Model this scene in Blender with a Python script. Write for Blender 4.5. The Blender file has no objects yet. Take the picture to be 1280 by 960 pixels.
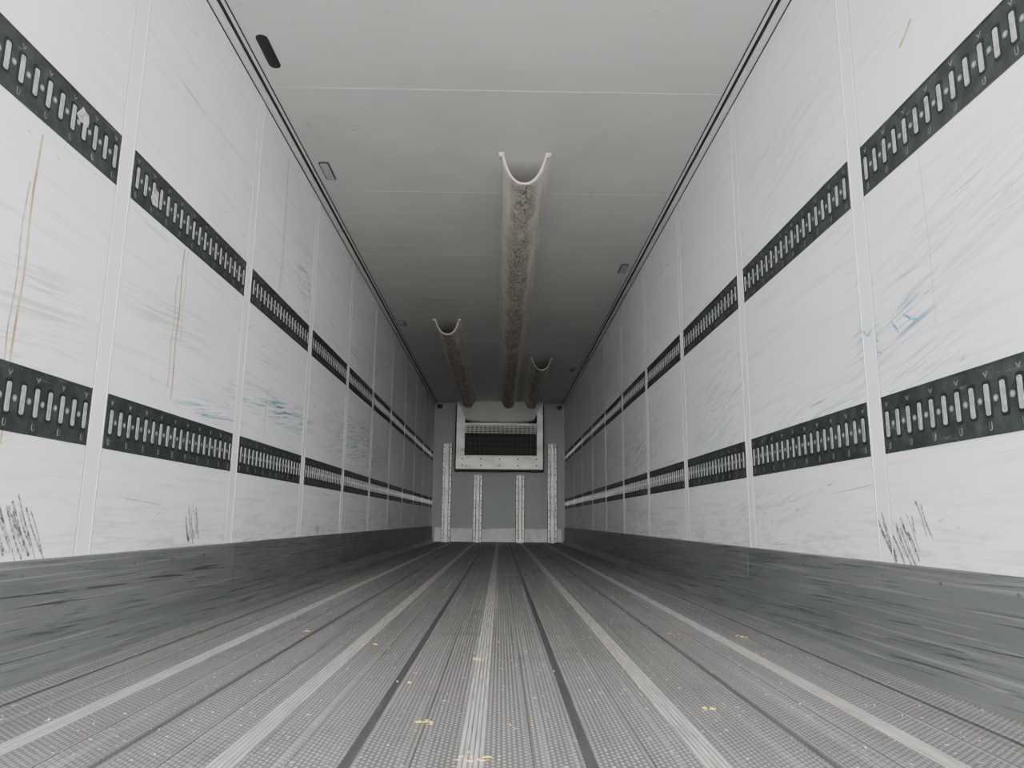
import bpy, math, random
from mathutils import Matrix, Vector
random.seed(7)
W=1.23; H=2.6; L=13.72; Y0=-0.12
SEAM0=2.29; SP=1.2055
seams=[SEAM0+SP*n for n in range(-2,10)]
seams=[s for s in seams if s>Y0+0.05 and s<L-0.03]
scene=bpy.context.scene

# ------------------------------------------------------------ node helpers
class NT:
    def __init__(s,name,rough=0.5,metal=0.0,spec=0.5):
        s.m=bpy.data.materials.new(name); s.m.use_nodes=True
        s.t=s.m.node_tree; s.n=s.t.nodes; s.l=s.t.links
        s.b=s.n['Principled BSDF']
        s.b.inputs['Roughness'].default_value=rough
        s.b.inputs['Metallic'].default_value=metal
        s.b.inputs['Specular IOR Level'].default_value=spec
        s.co=s.n.new('ShaderNodeTexCoord').outputs['Object']
    def set(s,inp,v):
        if isinstance(v,bpy.types.NodeSocket): s.l.new(v,inp)
        elif isinstance(v,(tuple,list)) and len(v)==3 and inp.type=='RGBA': inp.default_value=(*v,1)
        else: inp.default_value=v
    def mp(s,scale=(1,1,1),loc=(0,0,0),rot=(0,0,0)):
        m=s.n.new('ShaderNodeMapping'); s.l.new(s.co,m.inputs[0])
        m.inputs['Scale'].default_value=scale; m.inputs['Location'].default_value=loc; m.inputs['Rotation'].default_value=rot
        return m.outputs[0]
    def rotmp(s,scale,rot,loc=(0,0,0)):
        # rotate first, then scale, so that streaks run at a slant
        a=s.n.new('ShaderNodeMapping'); s.l.new(s.co,a.inputs[0]); a.inputs['Rotation'].default_value=rot
        m=s.n.new('ShaderNodeMapping'); s.l.new(a.outputs[0],m.inputs[0]); m.inputs['Scale'].default_value=scale; m.inputs['Location'].default_value=loc
        return m.outputs[0]
    def noise(s,scale=(1,1,1),sc=1.0,det=3,rough=0.55,dist=0,loc=(0,0,0),rot=(0,0,0)):
        n=s.n.new('ShaderNodeTexNoise')
        s.l.new(s.rotmp(scale,rot,loc) if any(rot) else s.mp(scale,loc),n.inputs['Vector'])
        n.inputs['Scale'].default_value=sc; n.inputs['Detail'].default_value=min(det,4)
        n.inputs['Roughness'].default_value=rough; n.inputs['Distortion'].default_value=dist
        return n.outputs['Fac']
    def ramp(s,fac,a,b,va=0.0,vb=1.0):
        r=s.n.new('ShaderNodeMapRange'); s.l.new(fac,r.inputs['Value'])
        r.inputs['From Min'].default_value=a; r.inputs['From Max'].default_value=b
        r.inputs['To Min'].default_value=va; r.inputs['To Max'].default_value=vb
        return r.outputs[0]
    def math(s,op,a,b=0.0,c=0.0):
        m=s.n.new('ShaderNodeMath'); m.operation=op
        for i,v in enumerate((a,b,c)): s.set(m.inputs[i],v)
        return m.outputs[0]
    def mix(s,f,a,b):
        m=s.n.new('ShaderNodeMix'); m.data_type='RGBA'
        s.set(m.inputs[0],f); s.set(m.inputs[6],a); s.set(m.inputs[7],b); return m.outputs[2]
    def sep(s):
        x=s.n.new('ShaderNodeSeparateXYZ'); s.l.new(s.co,x.inputs[0]); return x.outputs
    def patch(s,y,z,ry,rz):
        m=s.mp((0.0,1/ry,1/rz),(0,-y/ry,-z/rz))
        v=s.n.new('ShaderNodeVectorMath'); v.operation='LENGTH'; s.l.new(m,v.inputs[0])
        return s.ramp(v.outputs['Value'],1.0,0.3)
    def bump(s,h,st=0.3,d=0.002):
        b=s.n.new('ShaderNodeBump'); b.inputs['Strength'].default_value=st; b.inputs['Distance'].default_value=d
        s.l.new(h,b.inputs['Height']); s.l.new(b.outputs[0],s.b.inputs['Normal'])
    def col(s,c): s.set(s.b.inputs['Base Color'],c); return s
def flat(name,c,rough=0.5,metal=0.0,var=0.15,sc=20):
    t=NT(name,rough,metal)
    f=t.ramp(t.noise(sc=sc,det=2),0.3,0.7)
    t.col(t.mix(f,tuple(x*(1-var) for x in c),tuple(min(1,x*(1+var)) for x in c))); return t.m

# ------------------------------------------------------------ materials
def wall_mat(name,side):
    t=NT(name,0.36,0,0.4)
    c=t.mix(t.ramp(t.noise((1,0.8,2.5),1.2,4),0.35,0.7),(0.875,0.88,0.90),(0.80,0.803,0.82))
    st=t.noise((1,1.4,42),1.0,4,0.6,0.3)
    c=t.mix(t.ramp(st,0.54,0.72,0,0.38),c,(0.46,0.48,0.51))
    sc=t.noise((1,1.4,75),1.0,3,0.6,0.5,rot=(0.06,0,0),loc=(3,1,4))
    c=t.mix(t.ramp(sc,0.68,0.72,0,0.7),c,(0.20,0.22,0.23))
    sc2=t.noise((1,1.6,60),1.0,3,0.6,0.5,rot=(-0.35,0,0),loc=(1,7,2))
    c=t.mix(t.ramp(sc2,0.71,0.745,0,0.6),c,(0.24,0.26,0.27))
    kn=t.math('MULTIPLY',t.ramp(t.noise((1,2,3),1.0,2,loc=(5,5,5)),0.52,0.66),t.ramp(t.noise((1,9,22),1.0,3,0.6,0.6),0.66,0.72))
    c=t.mix(t.math('MULTIPLY',kn,0.7),c,(0.22,0.23,0.23))
    z=t.sep()[2]
    g=t.math('MULTIPLY',t.ramp(z,0.60,0.30),t.ramp(t.noise((1,4,34),1.0,4,0.65,0.6,loc=(1,2,3)),0.48,0.70))
    c=t.mix(t.math('MULTIPLY',g,0.55),c,(0.25,0.27,0.27))
    rr=0.20 if side>0 else -0.10
    streak=t.ramp(t.noise((1,2.6,60),1.0,4,0.72,0.7,rot=(rr,0,0)),0.49,0.60)
    if side>0:
        P=[(2.30,1.02,0.10,0.10,0.9,(0.03,0.30,0.42)),(2.05,1.02,0.14,0.07,0.9,(0.02,0.22,0.33)),(2.10,0.95,0.50,0.30,0.5,(0.18,0.34,0.40)),
           (1.72,1.22,0.55,0.22,0.5,(0.30,0.38,0.44)),(2.9,0.78,0.7,0.14,0.6,(0.18,0.34,0.38)),(3.4,0.5,0.9,0.12,0.5,(0.2,0.35,0.36)),(3.9,1.0,0.7,0.35,0.5,(0.22,0.35,0.36)),(2.9,2.0,0.6,0.3,0.3,(0.35,0.36,0.36)),(6.5,1.0,1.5,0.4,0.5,(0.25,0.33,0.33))]
    else:
        P=[(3.2,0.87,0.5,0.06,0.9,(0.02,0.30,0.36)),(1.95,1.0,0.4,0.16,0.5,(0.25,0.32,0.36)),(4.1,1.02,1.0,0.10,0.95,(0.04,0.30,0.30)),
           (2.7,1.15,0.5,0.14,0.5,(0.3,0.36,0.38)),(4.5,1.9,0.25,0.15,0.8,(0.3,0.25,0.15)),(1.85,0.75,0.3,0.2,0.5,(0.3,0.33,0.36)),(6.5,1.05,1.5,0.3,0.6,(0.20,0.32,0.31))]
    for y,zz,ry,rz,a,cc in P:
        c=t.mix(t.math('MULTIPLY',t.math('MULTIPLY',t.patch(y,zz,ry,rz),streak),a),c,cc)
    t.col(c)
    t.bump(t.noise((1,3,6),2.0,2),0.25,0.004)
    return t.m
M_wl=wall_mat('grp_wall_left',-1); M_wr=wall_mat('grp_wall_right',1)
M_joint=flat('joint_strip',(0.84,0.845,0.862),0.35,0,0.03,3)
M_bead=flat('joint_bead',(0.95,0.95,0.96),0.3,0,0.02,3)
M_gap=flat('joint_shadow_gap',(0.25,0.26,0.27),0.6,0,0.1)
t=NT('ceiling_grp',0.5,0,0.3)
c=t.mix(t.ramp(t.noise(sc=1.3,det=4),0.35,0.7),(0.63,0.63,0.622),(0.57,0.57,0.562))
sp=t.math('MULTIPLY',t.ramp(t.noise(sc=1.6,det=2,loc=(4,2,1)),0.55,0.68),t.ramp(t.noise((14,22,1),1.6,4,0.7,1.0),0.62,0.68))
c=t.mix(t.math('MULTIPLY',sp,0.7),c,(0.26,0.25,0.23)); t.col(c)
t.bump(t.noise(sc=2.5,det=2),0.2,0.004); M_ceil=t.m
M_cline=flat('ceiling_joint_line',(0.78,0.78,0.77),0.5,0,0.02)
M_black=flat('black_rubber',(0.012,0.012,0.013),0.55,0,0.2)
M_white=flat('white_trim',(0.72,0.72,0.71),0.45,0,0.05)
t=NT('rail_plate_dark',0.42,0.15)
c=t.mix(t.ramp(t.noise((1,6,6),3,4,0.65),0.4,0.75),(0.022,0.029,0.027),(0.060,0.072,0.068))
c=t.mix(t.ramp(t.noise((1,3,40),2,4,0.7,1),0.64,0.70,0,0.5),c,(0.26,0.28,0.27)); t.col(c); M_rail=t.m
M_slot=flat('rail_slot_hole',(0.008,0.009,0.009),0.6)
t=NT('rail_zinc_bar',0.32,0.7)
t.col(t.mix(t.ramp(t.noise(sc=45,det=3),0.35,0.7),(0.88,0.90,0.89),(0.50,0.53,0.52))); M_bar=t.m
M_btn=flat('rail_button',(0.30,0.32,0.31),0.35,0.5,0.25,60)
M_emb=flat('rail_emboss_mark',(0.20,0.215,0.21),0.4,0.3,0.2)
M_tape=flat('tape_remnant',(0.42,0.41,0.39),0.7,0,0.5,70)
t=NT('kick_plate_alu',0.45,0.2)
c=t.mix(t.ramp(t.noise((1,0.9,7),1.5,4,0.6),0.35,0.7),(0.165,0.174,0.169),(0.118,0.126,0.122))
c=t.mix(t.ramp(t.noise((1,0.9,110),1.0,4,0.65,0.2),0.54,0.66,0,0.65),c,(0.29,0.30,0.295))
c=t.mix(t.ramp(t.noise((1,1.6,120),1.0,4,0.7,0.2,loc=(2,6,3),rot=(0.025,0,0)),0.58,0.62,0,0.85),c,(0.035,0.04,0.04))
c=t.mix(t.ramp(t.noise((1,1.2,40),1.0,3,0.6,0.3,loc=(2,9,3)),0.64,0.69,0,0.75),c,(0.04,0.043,0.042))
c=t.mix(t.ramp(t.noise((1,3,14),1.2,4,0.7,1.0,loc=(8,6,3)),0.62,0.72,0,0.4),c,(0.05,0.11,0.10)); t.col(c)
t.bump(t.noise((1,1.6,120),1.0,3),0.35,0.0015); M_kick=t.m
M_kicktop=flat('kick_plate_edge',(0.10,0.105,0.10),0.4,0.2)
t=NT('floor_tread_alu',0.50,0.1)
X,Y,Z=t.sep()
ph=t.math('MULTIPLY',t.math('ROUND',t.math('DIVIDE',X,0.010)),math.pi)
wy=t.math('SINE',t.math('ADD',t.math('MULTIPLY',Y,2*math.pi/0.018),ph))
wx2=t.math('COSINE',t.math('MULTIPLY',X,2*math.pi/0.010))
dots=t.ramp(t.math('MULTIPLY',t.ramp(wx2,-1,1),t.ramp(wy,-1,1)),0.25,0.5)
wear=t.ramp(t.noise((2.2,0.35,1),1.3,4,0.6),0.3,0.72)
base=t.mix(wear,(0.125,0.122,0.120),(0.19,0.186,0.183))
high=t.mix(wear,(0.43,0.42,0.41),(0.60,0.585,0.57))
c=t.mix(t.math('MULTIPLY',dots,0.85),base,high)
grain=t.ramp(t.noise(sc=110,det=3,rough=0.7),0.35,0.7)
c=t.mix(t.math('MULTIPLY',grain,0.4),c,(0.06,0.058,0.056))
c=t.mix(t.ramp(t.noise((26,0.5,1),1.0,4,0.6),0.55,0.7,0,0.4),c,(0.07,0.069,0.068))
c=t.mix(t.ramp(t.noise((60,0.3,1),1.0,4,0.6,loc=(7,2,0)),0.56,0.70,0,0.5),c,(0.48,0.47,0.46))
spk=t.ramp(t.noise(sc=60,det=1,rough=0.4,loc=(3,3,3)),0.72,0.75)
c=t.mix(spk,c,(0.75,0.73,0.69))
spd=t.math('MULTIPLY',t.ramp(t.noise(sc=3,det=4,rough=0.65,loc=(9,1,2)),0.54,0.72),0.4)
c=t.mix(spd,c,(0.07,0.068,0.066)); t.col(c)
t.bump(dots,0.8,0.0015); M_floor=t.m
def stripe(name,a,b,rough,metal):
    t=NT(name,rough,metal)
    X,Y,Z=t.sep()
    n=t.noise((120,6,1),1.0,3,0.6)
    br=t.ramp(t.math('SINE',t.math('MULTIPLY',Y,2*math.pi/0.012)),-0.3,0.6)
    c=t.mix(t.ramp(n,0.35,0.7),a,b)
    c=t.mix(t.math('MULTIPLY',br,0.25),c,tuple(v*0.5 for v in a)); t.col(c); return t.m
M_str=stripe('floor_worn_rib',(0.66,0.645,0.63),(0.34,0.33,0.32),0.45,0.1)
M_str2=stripe('floor_half_worn_rib',(0.30,0.292,0.285),(0.16,0.157,0.153),0.45,0.1)
M_groove=stripe('floor_joint_dark',(0.05,0.052,0.054),(0.09,0.091,0.093),0.5,0.1)
M_bulk=flat('bulkhead_grey_grp',(0.42,0.435,0.44),0.5,0,0.04,1.5)
t=NT('stained_steel',0.42,0.2)
c=t.mix(t.ramp(t.noise((2,1,3),1.5,2,0.5),0.4,0.7),(0.80,0.79,0.765),(0.60,0.585,0.56))
c=t.mix(t.ramp(t.noise((4,1,7),1.4,3,0.6,0.3),0.62,0.72,0,0.6),c,(0.26,0.19,0.135)); t.col(c); M_steel=t.m
M_rust=flat('stained_edge',(0.14,0.105,0.08),0.5,0.2,0.5,12)
M_bolt=flat('bolt_dark',(0.06,0.045,0.035),0.5,0.3)
M_bkick=flat('bulkhead_kick_panel',(0.78,0.78,0.77),0.45,0.0,0.12,6)
M_unit=flat('unit_white_cover',(0.80,0.80,0.78),0.4,0,0.05,4)
M_dark=flat('unit_dark_interior',(0.010,0.011,0.012),0.6)
t=NT('duct_dirty_laminate',0.6,0,0.3)
X,Y,Z=t.sep()
wob=t.noise((5,3,5),1.2,3,0.6,loc=(3,3,3))
zz=t.math('ADD',Z,t.ramp(wob,0.3,0.7,-0.03,0.03))
c=t.mix(t.ramp(t.noise((6,2,6),1.5,4),0.3,0.7),(0.80,0.775,0.71),(0.68,0.655,0.59))
dirt=t.math('MULTIPLY',t.ramp(zz,2.50,2.455),t.ramp(t.noise((9,5,9),2,4,0.75,1.0),0.30,0.56))
c=t.mix(t.math('MULTIPLY',dirt,0.8),c,(0.38,0.33,0.26))
dk=t.math('MULTIPLY',t.ramp(zz,2.475,2.445),t.ramp(t.noise((14,6,14),2.2,4,0.8,1.5,loc=(2,2,2)),0.53,0.58))
c=t.mix(t.math('MULTIPLY',dk,0.8),c,(0.09,0.075,0.058)); t.col(c)
t.bump(t.noise((7,4,7),3,4,0.75,0.8),1.0,0.02); M_duct=t.m
M_ductin=flat('duct_inner_white',(0.88,0.87,0.82),0.5,0,0.03)
t=NT('lamp_lens',0.25); t.col((0.42,0.44,0.44)); M_lens=t.m
M_bezel=flat('lamp_bezel',(0.05,0.052,0.055),0.4)
M_fin=flat('grille_bar_black',(0.022,0.023,0.026),0.45)
M_yellow=flat('yellow_chips',(0.72,0.62,0.16),0.7,0,0.25,60)
M_chip=flat('pale_chips',(0.80,0.76,0.66),0.7,0,0.15,60)
t=NT('tyre_scuff',0.6); f=t.ramp(t.noise((1,40,40),2,3,0.7),0.4,0.6)
t.col(t.mix(f,(0.07,0.072,0.075),(0.50,0.51,0.52))); M_scuff=t.m
t=NT('brown_drip',0.6); f=t.ramp(t.noise((1,20,5),2,4,0.7),0.40,0.64)
t.col(t.mix(f,(0.34,0.25,0.12),(0.64,0.56,0.42))); M_drip=t.m
t=NT('blue_scuff',0.6); f=t.ramp(t.noise((1,60,60),2,3,0.7),0.45,0.55)
t.col(t.mix(f,(0.05,0.30,0.40),(0.55,0.66,0.70))); M_blue=t.m
t=NT('yard_concrete',0.8); t.col(t.mix(t.ramp(t.noise(sc=0.6,det=4),0.3,0.7),(0.60,0.59,0.57),(0.50,0.49,0.47))); M_yard=t.m

# ------------------------------------------------------------ mesh builder
class MB:
    def __init__(s): s.v=[]; s.f=[]; s.mi=[]; s.mats=[]
    def m(s,mat):
        if mat not in s.mats: s.mats.append(mat)
        return s.mats.index(mat)
    def poly(s,pts,mat):
        b=len(s.v); s.v+= [tuple(p) for p in pts]; s.f.append(tuple(range(b,b+len(pts)))); s.mi.append(s.m(mat))
    def box(s,x0,x1,y0,y1,z0,z1,mat):
        b=len(s.v)
        s.v+=[(x,y,z) for z in (z0,z1) for y in (y0,y1) for x in (x0,x1)]
        for q in ((0,2,3,1),(4,5,7,6),(0,1,5,4),(2,6,7,3),(0,4,6,2),(1,3,7,5)):
            s.f.append(tuple(b+i for i in q)); s.mi.append(s.m(mat))
    def prism(s,prof,axis,a,b,mat,caps=True):
        def P(p,t):
            return {'x':(t,p[0],p[1]),'y':(p[0],t,p[1]),'z':(p[0],p[1],t)}[axis]
        n=len(prof); o=len(s.v)
        s.v+=[P(p,a) for p in prof]+[P(p,b) for p in prof]; k=s.m(mat)
        for i in range(n):
            j=(i+1)%n; s.f.append((o+i,o+j,o+n+j,o+n+i)); s.mi.append(k)
        if caps:
            s.f.append(tuple(o+i for i in range(n))[::-1]); s.mi.append(k)
            s.f.append(tuple(o+n+i for i in range(n))); s.mi.append(k)
    def obj(s,name,smooth=False):
        me=bpy.data.meshes.new(name); me.from_pydata(s.v,[],s.f)
        for m in s.mats: me.materials.append(m)
        me.polygons.foreach_set('material_index',s.mi)
        if smooth: me.polygons.foreach_set('use_smooth',[True]*len(s.f))
        me.update()
        import bmesh
        bm=bmesh.new(); bm.from_mesh(me); bmesh.ops.recalc_face_normals(bm,faces=bm.faces); bm.to_mesh(me); bm.free()
        o=bpy.data.objects.new(name,me); scene.collection.objects.link(o); return o
def stadium(cy,cz,w,h,n=5):
    r=w/2; pts=[]
    for i in range(n+1):
        a=math.pi*i/n; pts.append((cy+r*math.cos(a),cz+h/2-r+r*math.sin(a)))
    for i in range(n+1):
        a=math.pi+math.pi*i/n; pts.append((cy+r*math.cos(a),cz-h/2+r+r*math.sin(a)))
    return pts
def rrect(cx,cy,w,h,r,n=4):
    pts=[]
    for (sx,sy,a0) in ((1,1,0),(-1,1,90),(-1,-1,180),(1,-1,270)):
        for i in range(n+1):
            a=math.radians(a0+90*i/n)
            pts.append((cx+sx*(w/2-r)+r*math.cos(a),cy+sy*(h/2-r)+r*math.sin(a)))
    return pts
def disc(cy,cz,r,n=8): return [(cy+r*math.cos(2*math.pi*i/n),cz+r*math.sin(2*math.pi*i/n)) for i in range(n)]

# ------------------------------------------------------------ walls
def stroke(b,side,pts,w,mat,off):
    x=side*(W-off)
    for (y0,z0),(y1,z1) in zip(pts,pts[1:]):
        d=Vector((y1-y0,z1-z0)); n=Vector((-d.y,d.x)).normalized()*w/2
        b.poly([(x,y0+n.x,z0+n.y),(x,y1+n.x,z1+n.y),(x,y1-n.x,z1-n.y),(x,y0-n.x,z0-n.y)],mat)
for side,nm,mat in ((-1,'wall_left',M_wl),(1,'wall_right',M_wr)):
    b=MB()
    x0,x1=sorted((side*W,side*(W+0.07)))
    b.box(x0,x1,Y0,L+0.1,-0.1,H+0.1,mat)
    def wb(y0,y1,z0,z1,th,m,base=0.0):
        a,c=sorted((side*(W-base),side*(W-base-th))); b.box(a,c,y0,y1,z0,z1,m)
    for s in seams:
        wb(s-0.040,s+0.040,0.303,H-0.03,0.0008,M_joint)
        wb(s-0.0405,s-0.037,0.303,H-0.03,0.0016,M_bead)
        wb(s+0.037,s+0.0405,0.303,H-0.03,0.0016,M_bead)
        wb(s-0.0450,s-0.0407,0.303,H-0.03,0.0005,M_gap)
        wb(s+0.0407,s+0.0450,0.303,H-0.03,0.0005,M_gap)
    k=0
    def nxt():
        global k
        k+=1; return 0.0006+0.00003*(k%20)
    def scuffs(cy,cz,n,ln,sl,spread):
        for i in range(n):
            y=cy+random.uniform(-spread,spread); z=cz+random.uniform(-0.03,0.03)
            l=ln*random.uniform(0.4,1)
            pts=[(y+sl*l*(j/6-0.5)+0.006*math.sin(j*0.6+i),z+l*(j/6-0.5)) for j in range(7)]
            stroke(b,side,pts,random.uniform(0.003,0.010),M_scuff,nxt())
    if side<0:
        scuffs(1.97,0.39,18,0.16,-0.7,0.10); scuffs(3.08,0.38,12,0.14,-0.5,0.06); scuffs(5.2,0.36,6,0.1,-0.4,0.06)
        for (y,za,zb,w) in ((1.86,1.45,0.60,0.009),(1.835,1.30,0.72,0.005),(2.775,1.47,0.86,0.011),(2.74,1.35,0.9,0.006),(2.81,1.47,1.1,0.004),(4.0,2.5,1.7,0.007),(4.03,2.2,1.75,0.004),(1.83,0.8,0.45,0.005),(3.9,1.1,0.85,0.005)):
            pts=[(y+0.004*math.sin(i*1.3+y),za+(zb-za)*i/10) for i in range(11)]
            stroke(b,side,pts,w,M_drip,nxt())
        stroke(b,side,[(4.55,1.96),(4.62,1.86),(4.72,1.80)],0.008,M_drip,nxt())
    else:
        scuffs(2.21,0.37,14,0.15,0.6,0.08); scuffs(2.1,0.42,4,0.1,0.5,0.05)
        for q in (((2.33,1.05),(2.29,1.02),(2.27,1.04)),((2.31,1.0),(2.27,0.98),(2.26,1.01),(2.23,0.99)),((2.15,1.03),(2.12,1.0),(2.11,0.985)),((2.08,1.035),(2.04,1.01),(2.01,1.0)),((2.25,0.96),(2.22,0.95)),((2.28,1.06),(2.27,0.99),(2.26,0.93))):
            stroke(b,side,q,0.009,M_blue,nxt())
        stroke(b,side,[(1.93,1.55),(1.92,1.2),(1.925,0.95)],0.002,M_drip,nxt())
        stroke(b,side,[(1.97,1.84),(1.93,1.86),(1.90,1.885)],0.012,M_drip,nxt())
    b.obj(nm)

# ------------------------------------------------------------ load rails
def rail(side,z0,z1,tapes=()):
    b=MB(); h=z1-z0; zc=(z0+z1)/2
    edges=[Y0]+seams+[L-0.02]
    def pr(prof,d0,d1,m):
        b.prism(prof,'x',side*(W-d0),side*(W-d1),m)
    for a,c in zip(edges,edges[1:]):
        ya=a+0.047 if a!=Y0 else a+0.005; yb=c-0.047
        if yb-ya<0.2: continue
        pr([(ya,z0),(yb,z0),(yb,z1),(ya,z1)],-0.01,0.002,M_rail)
        pr([(ya,z0),(yb,z0),(yb,z0+0.006),(ya,z0+0.006)],0.002,0.0032,M_rail)
        pr([(ya,z1-0.006),(yb,z1-0.006),(yb,z1),(ya,z1)],0.002,0.0032,M_rail)
        n=int((yb-ya-0.03)/0.056); st=(yb-ya)/n
        for i in range(n):
            y=ya+st*(i+0.5)
            pr(rrect(y,zc,0.032,h*0.54,0.008,2),0.002,0.0023,M_slot)
            pr(rrect(y+0.002,zc,0.0165,h*0.44,0.005,2),0.0023,0.0036,M_bar)
            if i<n-1:
                pr(disc(y+st/2,zc,0.0090),0.002,0.0028,M_btn)
                pr(disc(y+st/2,zc,0.0045),0.0028,0.0029,M_bar)
            if i%2==0:
                for sgn in (-1,1):
                    pr([(y,zc+h*0.31),(y+sgn*0.009,zc+h*0.39),(y+sgn*0.006,zc+h*0.39),(y,zc+h*0.335)],0.002,0.0026,M_emb)
                pr(stadium(y,zc-h*0.37,0.012,0.022),0.002,0.0026,M_emb)
                pr(stadium(y,zc-h*0.36,0.007,0.020),0.0026,0.0028,M_rail)
    for y,z,w,hh in tapes:
        rng=random.Random(3)
        pts=[(y+w*math.cos(q/9*2*math.pi)*rng.uniform(0.6,1.1),z+hh*math.sin(q/9*2*math.pi)*rng.uniform(0.6,1.1)) for q in range(9)]
        pr(pts,0.0030,0.0041,M_tape)
    return b.obj('load_securing_rail')
rail(-1,0.634,0.811); rail(-1,1.485,1.659,((2.50,1.56,0.030,0.045),(2.03,1.60,0.035,0.03)))
rail(1,0.634,0.811); rail(1,1.485,1.659)

# ------------------------------------------------------------ kick plates
for side,nm in ((-1,'baseboard_left'),(1,'baseboard_right')):
    b=MB()
    s=side
    prof=[(s*W,0),(s*(W-0.060),0),(s*(W-0.045),0.008),(s*(W-0.022),0.045),(s*(W-0.014),0.07),(s*(W-0.012),0.285),(s*(W-0.010),0.300),(s*(W-0.004),0.305),(s*W,0.305)]
    b.prism(prof,'y',Y0,L-0.01,M_kick)
    for y in (1.25,3.55,5.95,8.35,10.75,13.0):
        x0,x1=sorted((s*(W-0.0125),s*(W-0.0142))); b.box(x0,x1,y,y+0.004,0.075,0.295,M_kicktop)
    for i in range(46):
        y=0.2+i*0.3
        b.prism(disc(y,0.265,0.005,8),'x',s*(W-0.0115),s*(W-0.0138),M_kicktop)
    b.obj(nm)

# ------------------------------------------------------------ floor
b=MB()
b.box(-W-0.07,W+0.07,Y0,L+0.1,-0.10,0.0,M_floor)
def fl(x,w,h,m): b.box(x-w/2,x+w/2,Y0,L-0.02,-0.001,h,m)
for x in (-0.87,-0.44,-0.01,0.425,0.85):
    for j in range(-2,3): fl(x+j*0.0095,0.0060,0.0014,M_str)
    fl(x,0.050,0.0004,M_str2)
for x in (-0.655,-0.228,0.203,0.635,1.06,-1.08):
    g=0.020 if abs(x)<0.3 else 0.012
    fl(x,g,0.0005,M_groove)
    fl(x-0.014,0.003,0.0010,M_str2); fl(x+0.014,0.003,0.0010,M_str2)
for x in (-0.98,-0.76,-0.55,-0.335,-0.12,0.095,0.31,0.53,0.745,0.955):
    fl(x,0.004,0.0008,M_str2); fl(x+0.006,0.002,0.0004,M_groove)
b.obj('floor')

# ------------------------------------------------------------ ceiling
b=MB()
b.box(-W-0.07,W+0.07,Y0,L+0.1,H,H+0.09,M_ceil)
for n in range(-2,9):
    y=3.43+1.2*n
    if y<0: continue
    b.box(-W+0.06,W-0.06,y-0.0025,y+0.0025,H-0.0008,H+0.001,M_cline)
b.obj('ceiling')
for side,nm in ((-1,'trim_1'),(1,'trim_2')):
    b=MB()
    def bx(a,c,z0,z1,m):
        p,q=sorted((side*(W-a),side*(W-c))); b.box(p,q,Y0,L-0.02,z0,z1,m)
    bx(-0.001,0.030,H-0.026,H+0.001,M_white)
    bx(-0.001,0.004,H-0.031,H-0.026,M_black)
    bx(0.030,0.045,H-0.006,H+0.001,M_black)
    bx(0.045,0.060,H-0.004,H+0.001,M_white)
    bx(0.060,0.066,H-0.003,H+0.001,M_black)
    b.obj(nm)
for cx,cy in ((-1.09,4.345),(-1.09,8.01),(1.09,6.10),(1.07,10.48)):
    b=MB()
    b.prism(rrect(cx,cy,0.064,0.235,0.014),'z',H+0.001,H-0.006,M_bezel)
    b.prism(rrect(cx,cy,0.050,0.215,0.010),'z',H-0.006,H-0.009,M_lens)
    b.obj('ceiling_lamp')
b=MB(); b.prism(rrect(-1.09,3.14,0.056,0.25,0.027,6),'z',H+0.001,H-0.004,M_black)
b.prism(rrect(-1.09,3.14,0.040,0.22,0.019,6),'z',H-0.004,H-0.006,M_slot); b.obj('ceiling_cable_slot')

# ------------------------------------------------------------ ducts
def duct(cx,ya,yb,w=0.275,d=0.165):
    b=MB(); n=22; ny=int((yb-ya)/0.10)
    def prof(w,d):
        o=[]
        for i in range(n+1):
            a=math.pi*i/n
            cc=math.cos(a)
            x=-cc*w/2; z=-d*(1-abs(cc)**2.5)**0.9
            o.append((x,z))
        return o
    th=0.009
    po,pi_=prof(w,d),prof(w-2.6*th,d-th*1.2)
    mo,mi=b.m(M_duct),b.m(M_ductin)
    rng=random.Random(int(cx*100)+5)
    rows=[]
    for k in range(ny+1):
        y=ya+(yb-ya)*k/ny
        jx=rng.uniform(-1,1)*0.004; jd=1+rng.uniform(-1,1)*0.03
        base=len(b.v)
        cut=0.05 if k==0 else 0
        for i,(x,z) in enumerate(po): b.v.append((cx+x+jx*abs(z)/d,y+cut*abs(z)/d,H+z*jd))
        for i,(x,z) in enumerate(pi_): b.v.append((cx+x+jx*abs(z)/d,y+cut*abs(z)/d,H+z*jd))
        rows.append(base)
    for k in range(ny):
        p,q=rows[k],rows[k+1]
        for i in range(n):
            b.f.append((p+i,p+i+1,q+i+1,q+i)); b.mi.append(mo)
            b.f.append((p+n+1+i,q+n+1+i,q+n+2+i,p+n+2+i)); b.mi.append(mi)
    for p in (rows[0],rows[-1]):
        for i in range(n):
            b.f.append((p+i,p+n+1+i,p+n+2+i,p+i+1)); b.mi.append(mi)
    for sx in (-1,1):
        a,c=sorted((cx+sx*(w/2-0.002),cx+sx*(w/2+0.022))); b.box(a,c,ya,yb,H-0.004,H+0.001,M_duct)
        a,c=sorted((cx+sx*(w/2-0.012),cx+sx*(w/2+0.020))); b.box(a,c,ya-0.03,ya+0.03,H-0.010,H+0.001,M_ductin)
    o=b.obj('air_duct')
    for f in o.data.polygons: f.use_smooth = len(f.vertices)==4 and f.area<0.02
    return o
YE=L-0.45
duct(0.16,4.10,YE); duct(-0.58,7.85,YE,0.27,0.16); duct(0.575,9.75,YE,0.27,0.16)

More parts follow.
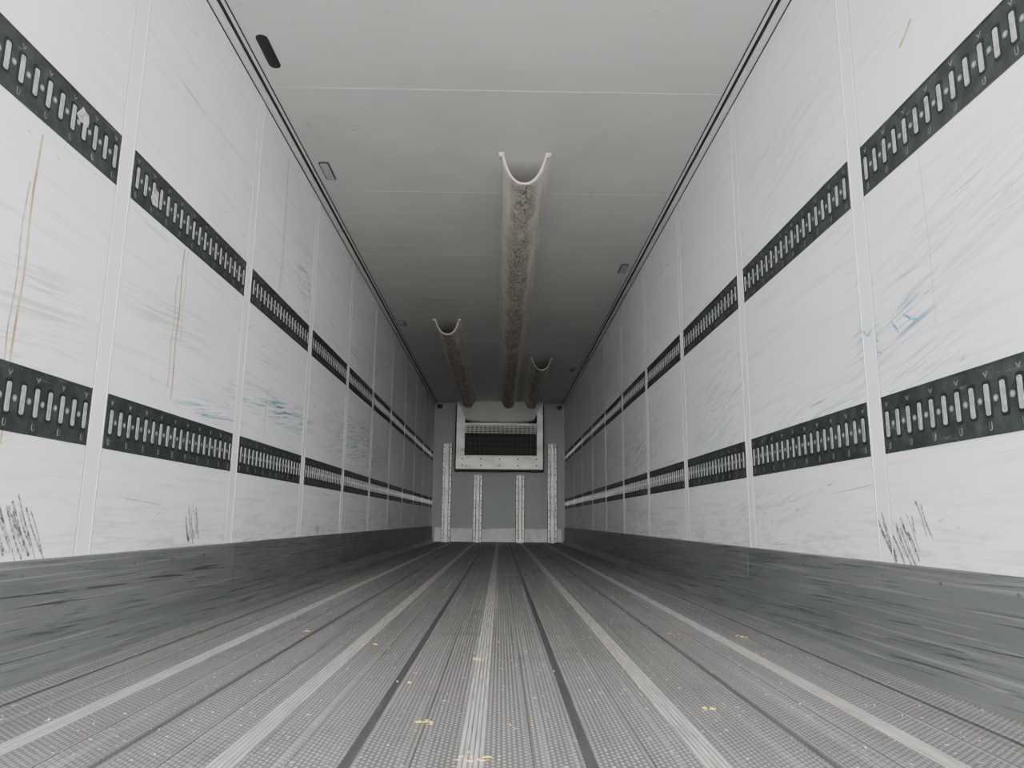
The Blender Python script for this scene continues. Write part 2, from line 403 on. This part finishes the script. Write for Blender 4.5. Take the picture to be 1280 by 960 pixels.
# ------------------------------------------------------------ bulkhead
b=MB(); b.box(-W-0.07,W+0.07,L,L+0.1,-0.1,H+0.1,M_bulk); b.obj('wall_back')
b=MB()
b.prism([(L,0),(L-0.035,0),(L-0.03,0.25),(L-0.02,0.27),(L,0.275)],'x',-W+0.06,W-0.06,M_bkick)
for i in range(12):
    b.box(-1.1+i*0.19,-1.095+i*0.19,L-0.037,L-0.03,0.01,0.03,M_bolt)
b.box(-W+0.06,W-0.06,L-0.04,L-0.034,0.0,0.022,M_bolt)
b.obj('baseboard_back')
def brail(cx,z1,w):
    b=MB(); z0=0.012; y=L
    prof=[(cx-w/2,y),(cx-w/2,y-0.040),(cx-w/2+0.035,y-0.040),(cx-w/2+0.050,y-0.075),(cx+w/2-0.050,y-0.075),(cx+w/2-0.035,y-0.040),(cx+w/2,y-0.040),(cx+w/2,y)]
    b.prism(prof,'z',z0,z1,M_steel)
    n=int(z1/0.13)
    for i in range(n):
        z=z0+0.08+i*(z1-0.16)/(n-1)
        for sx in (-1,1):
            b.prism([(cx+sx*(w/2-0.018)+0.011*math.cos(q*math.pi/3),z+0.011*math.sin(q*math.pi/3)) for q in range(6)],'y',y-0.046,y-0.038,M_bolt)
    b.box(cx-w/2-0.010,cx-w/2,y-0.045,y,z0,z1,M_rust); b.box(cx+w/2,cx+w/2+0.010,y-0.045,y,z0,z1,M_rust)
    b.obj('bulkhead_bumper_rail')
brail(-0.965,1.82,0.16); brail(0.995,1.83,0.16); brail(-0.385,1.24,0.15); brail(0.40,1.24,0.15)

b=MB(); yf=L-0.30; xa,xb=-0.79,0.805; za,zb=1.335,2.50
b.box(xa,xb,yf+0.05,L,za,zb,M_dark)
for x0,x1 in ((xa,xa+0.15),(xb-0.11,xb)):
    b.box(x0,x1,yf,yf+0.06,za,zb,M_steel)
for x0,x1 in ((xa-0.022,xa),(xb,xb+0.022)):
    b.box(x0,x1,yf-0.006,L,za-0.015,zb+0.02,M_black)
b.box(xa-0.022,xb+0.022,yf-0.006,L,za-0.03,za,M_black)
b.box(xa+0.0,xb-0.0,yf-0.012,yf+0.05,za,1.57,M_steel)
b.box(xa+0.08,xb-0.08,yf-0.02,yf,1.565,1.585,M_white)
for i in range(5):
    x=xa+0.12+i*(xb-xa-0.24)/4
    for z in (1.40,1.52): b.prism([(x+0.014*math.cos(a*math.pi/4),z+0.014*math.sin(a*math.pi/4)) for a in range(8)],'y',yf-0.02,yf-0.01,M_bolt)
for i in range(16):
    x=xa+0.17+i*(xb-xa-0.30)/15
    b.box(x-0.004,x+0.004,yf+0.02,yf+0.035,1.585,1.99,M_fin)
for z in (1.70,1.80,1.90): b.box(xa+0.1,xb-0.1,yf+0.03,yf+0.04,z-0.003,z+0.003,M_fin)
b.box(xa+0.1,xb-0.1,yf+0.01,yf+0.05,1.99,2.16,M_dark)
for z in (2.0,2.035,2.07,2.105,2.135):
    b.prism([(yf-0.005,z),(yf+0.012,z+0.02),(yf+0.014,z+0.012),(yf-0.002,z-0.006)],'x',xa+0.15,xb-0.11,M_white)
for i in range(17):
    x=xa+0.17+i*(xb-xa-0.31)/16; b.box(x-0.009,x+0.009,yf-0.008,yf+0.01,1.99,2.15,M_white)
b.box(xa+0.10,xb-0.08,yf-0.01,yf+0.05,2.15,2.18,M_steel)
N=14; lo=[]; hi=[]
for i in range(N+1):
    u=i/N; x=xa+0.03+u*(xb-xa-0.06)
    e=abs(2*u-1)**3
    xl=xa+0.16+u*(xb-xa-0.32)
    hi.append((x,yf+0.05,2.57)); lo.append((xl,yf-0.10,2.20+0.05*e))
for i in range(N):
    b.poly([lo[i],lo[i+1],hi[i+1],hi[i]],M_unit)
    b.poly([lo[i],lo[i+1],(lo[i+1][0],yf+0.02,lo[i+1][2]-0.02),(lo[i][0],yf+0.02,lo[i][2]-0.02)],M_unit)
b.box(xa,xb,yf+0.05,L,zb,H-0.001,M_white)
b.obj('refrigeration_unit')
for x in (-1.13,1.13):
    b=MB()
    b.box(x-0.05,x+0.05,L-0.05,L,H-0.10,H-0.04,M_bezel); b.box(x-0.02,x+0.02,L-0.09,L-0.05,H-0.12,H-0.05,M_black)
    b.prism([(x+0.02*math.cos(a*math.pi/4),H-0.085+0.02*math.sin(a*math.pi/4)) for a in range(8)],'y',L-0.11,L-0.09,M_bolt)
    b.obj('corner_bracket')

# ------------------------------------------------------------ debris
b=MB()
def chip(x,y,r,mat,z=0.0015):
    n=random.randint(4,7); a0=random.uniform(0,6); st=random.uniform(0.2,0.7)
    pts=[]
    for i in range(n):
        a=2*math.pi*i/n; q=r*random.uniform(0.45,1.2)
        u,v=q*math.cos(a),q*math.sin(a)*st
        pts.append((x+u*math.cos(a0)-v*math.sin(a0),y+u*math.sin(a0)+v*math.cos(a0)))
    b.prism(pts,'z',z,z+random.uniform(0.001,0.003),mat)
for x,y,n,r,s in ((-0.69,2.89,3,0.012,0.015),(-0.12,1.64,6,0.008,0.015),(-0.02,2.35,5,0.009,0.02),(-0.01,1.40,8,0.008,0.014),(0.53,1.77,3,0.009,0.01),(0.70,2.9,3,0.012,0.02),(0.95,2.85,4,0.012,0.03),
                  (-0.42,2.6,3,0.009,0.02),(0.10,1.62,2,0.006,0.03),(0.62,2.2,1,0.007,0.03),(-0.2,2.0,2,0.007,0.04),(0.6,4.2,2,0.011,0.05),(-0.5,4.5,2,0.010,0.05)):
    for i in range(n): chip(x+random.gauss(0,s),y+random.gauss(0,s*0.5),r*random.uniform(0.5,1.1),M_yellow)
for i in range(160):
    y=random.uniform(1.3,4.5); chip(random.uniform(-1.0,1.1),y,random.uniform(0.001,0.003),M_chip)
b.obj('floor_debris')

# ------------------------------------------------------------ yard outside the open doors
b=MB(); b.box(-90,90,-160,60,-1.35,-1.25,M_yard); b.obj('ground')

# ------------------------------------------------------------ light: hazy bright sky + high sun on the yard (sun stands ahead of the trailer)
w=bpy.data.worlds.new('hazy_sky'); scene.world=w; w.use_nodes=True
nt=w.node_tree; bg=nt.nodes['Background']
tc=nt.nodes.new('ShaderNodeTexCoord'); sx=nt.nodes.new('ShaderNodeSeparateXYZ'); nt.links.new(tc.outputs['Generated'],sx.inputs[0])
mr=nt.nodes.new('ShaderNodeMapRange'); nt.links.new(sx.outputs[2],mr.inputs[0])
mr.inputs[1].default_value=0.0; mr.inputs[2].default_value=0.45; mr.inputs[3].default_value=19.5; mr.inputs[4].default_value=6.2
nt.links.new(mr.outputs[0],bg.inputs['Strength'])
bg.inputs['Color'].default_value=(1.0,0.998,0.995,1)
sd=bpy.data.lights.new('sun','SUN'); sd.energy=14; sd.angle=math.radians(3); sd.color=(1,0.98,0.95)
so=bpy.data.objects.new('sun',sd); scene.collection.objects.link(so); so.location=(0,20,30)
so.rotation_euler=Vector((0,-0.6,-1)).to_track_quat('-Z','Y').to_euler()

# ------------------------------------------------------------ camera
yaw,pitch,roll=0.014,0.1842,0.0092
f=Vector((math.sin(yaw)*math.cos(pitch),math.cos(yaw)*math.cos(pitch),math.sin(pitch)))
r=Vector((math.cos(yaw),-math.sin(yaw),0)); u=r.cross(f)
r2=r*math.cos(roll)+u*math.sin(roll); u2=-r*math.sin(roll)+u*math.cos(roll)
cd=bpy.data.cameras.new('camera'); cd.sensor_width=36; cd.lens=912.626*36/1280; cd.clip_start=0.01; cd.clip_end=400
co=bpy.data.objects.new('camera',cd); scene.collection.objects.link(co)
m=Matrix((r2,u2,-f)).transposed().to_4x4(); m.translation=Vector((0.0378,0,0.4221)); co.matrix_world=m
scene.camera=co
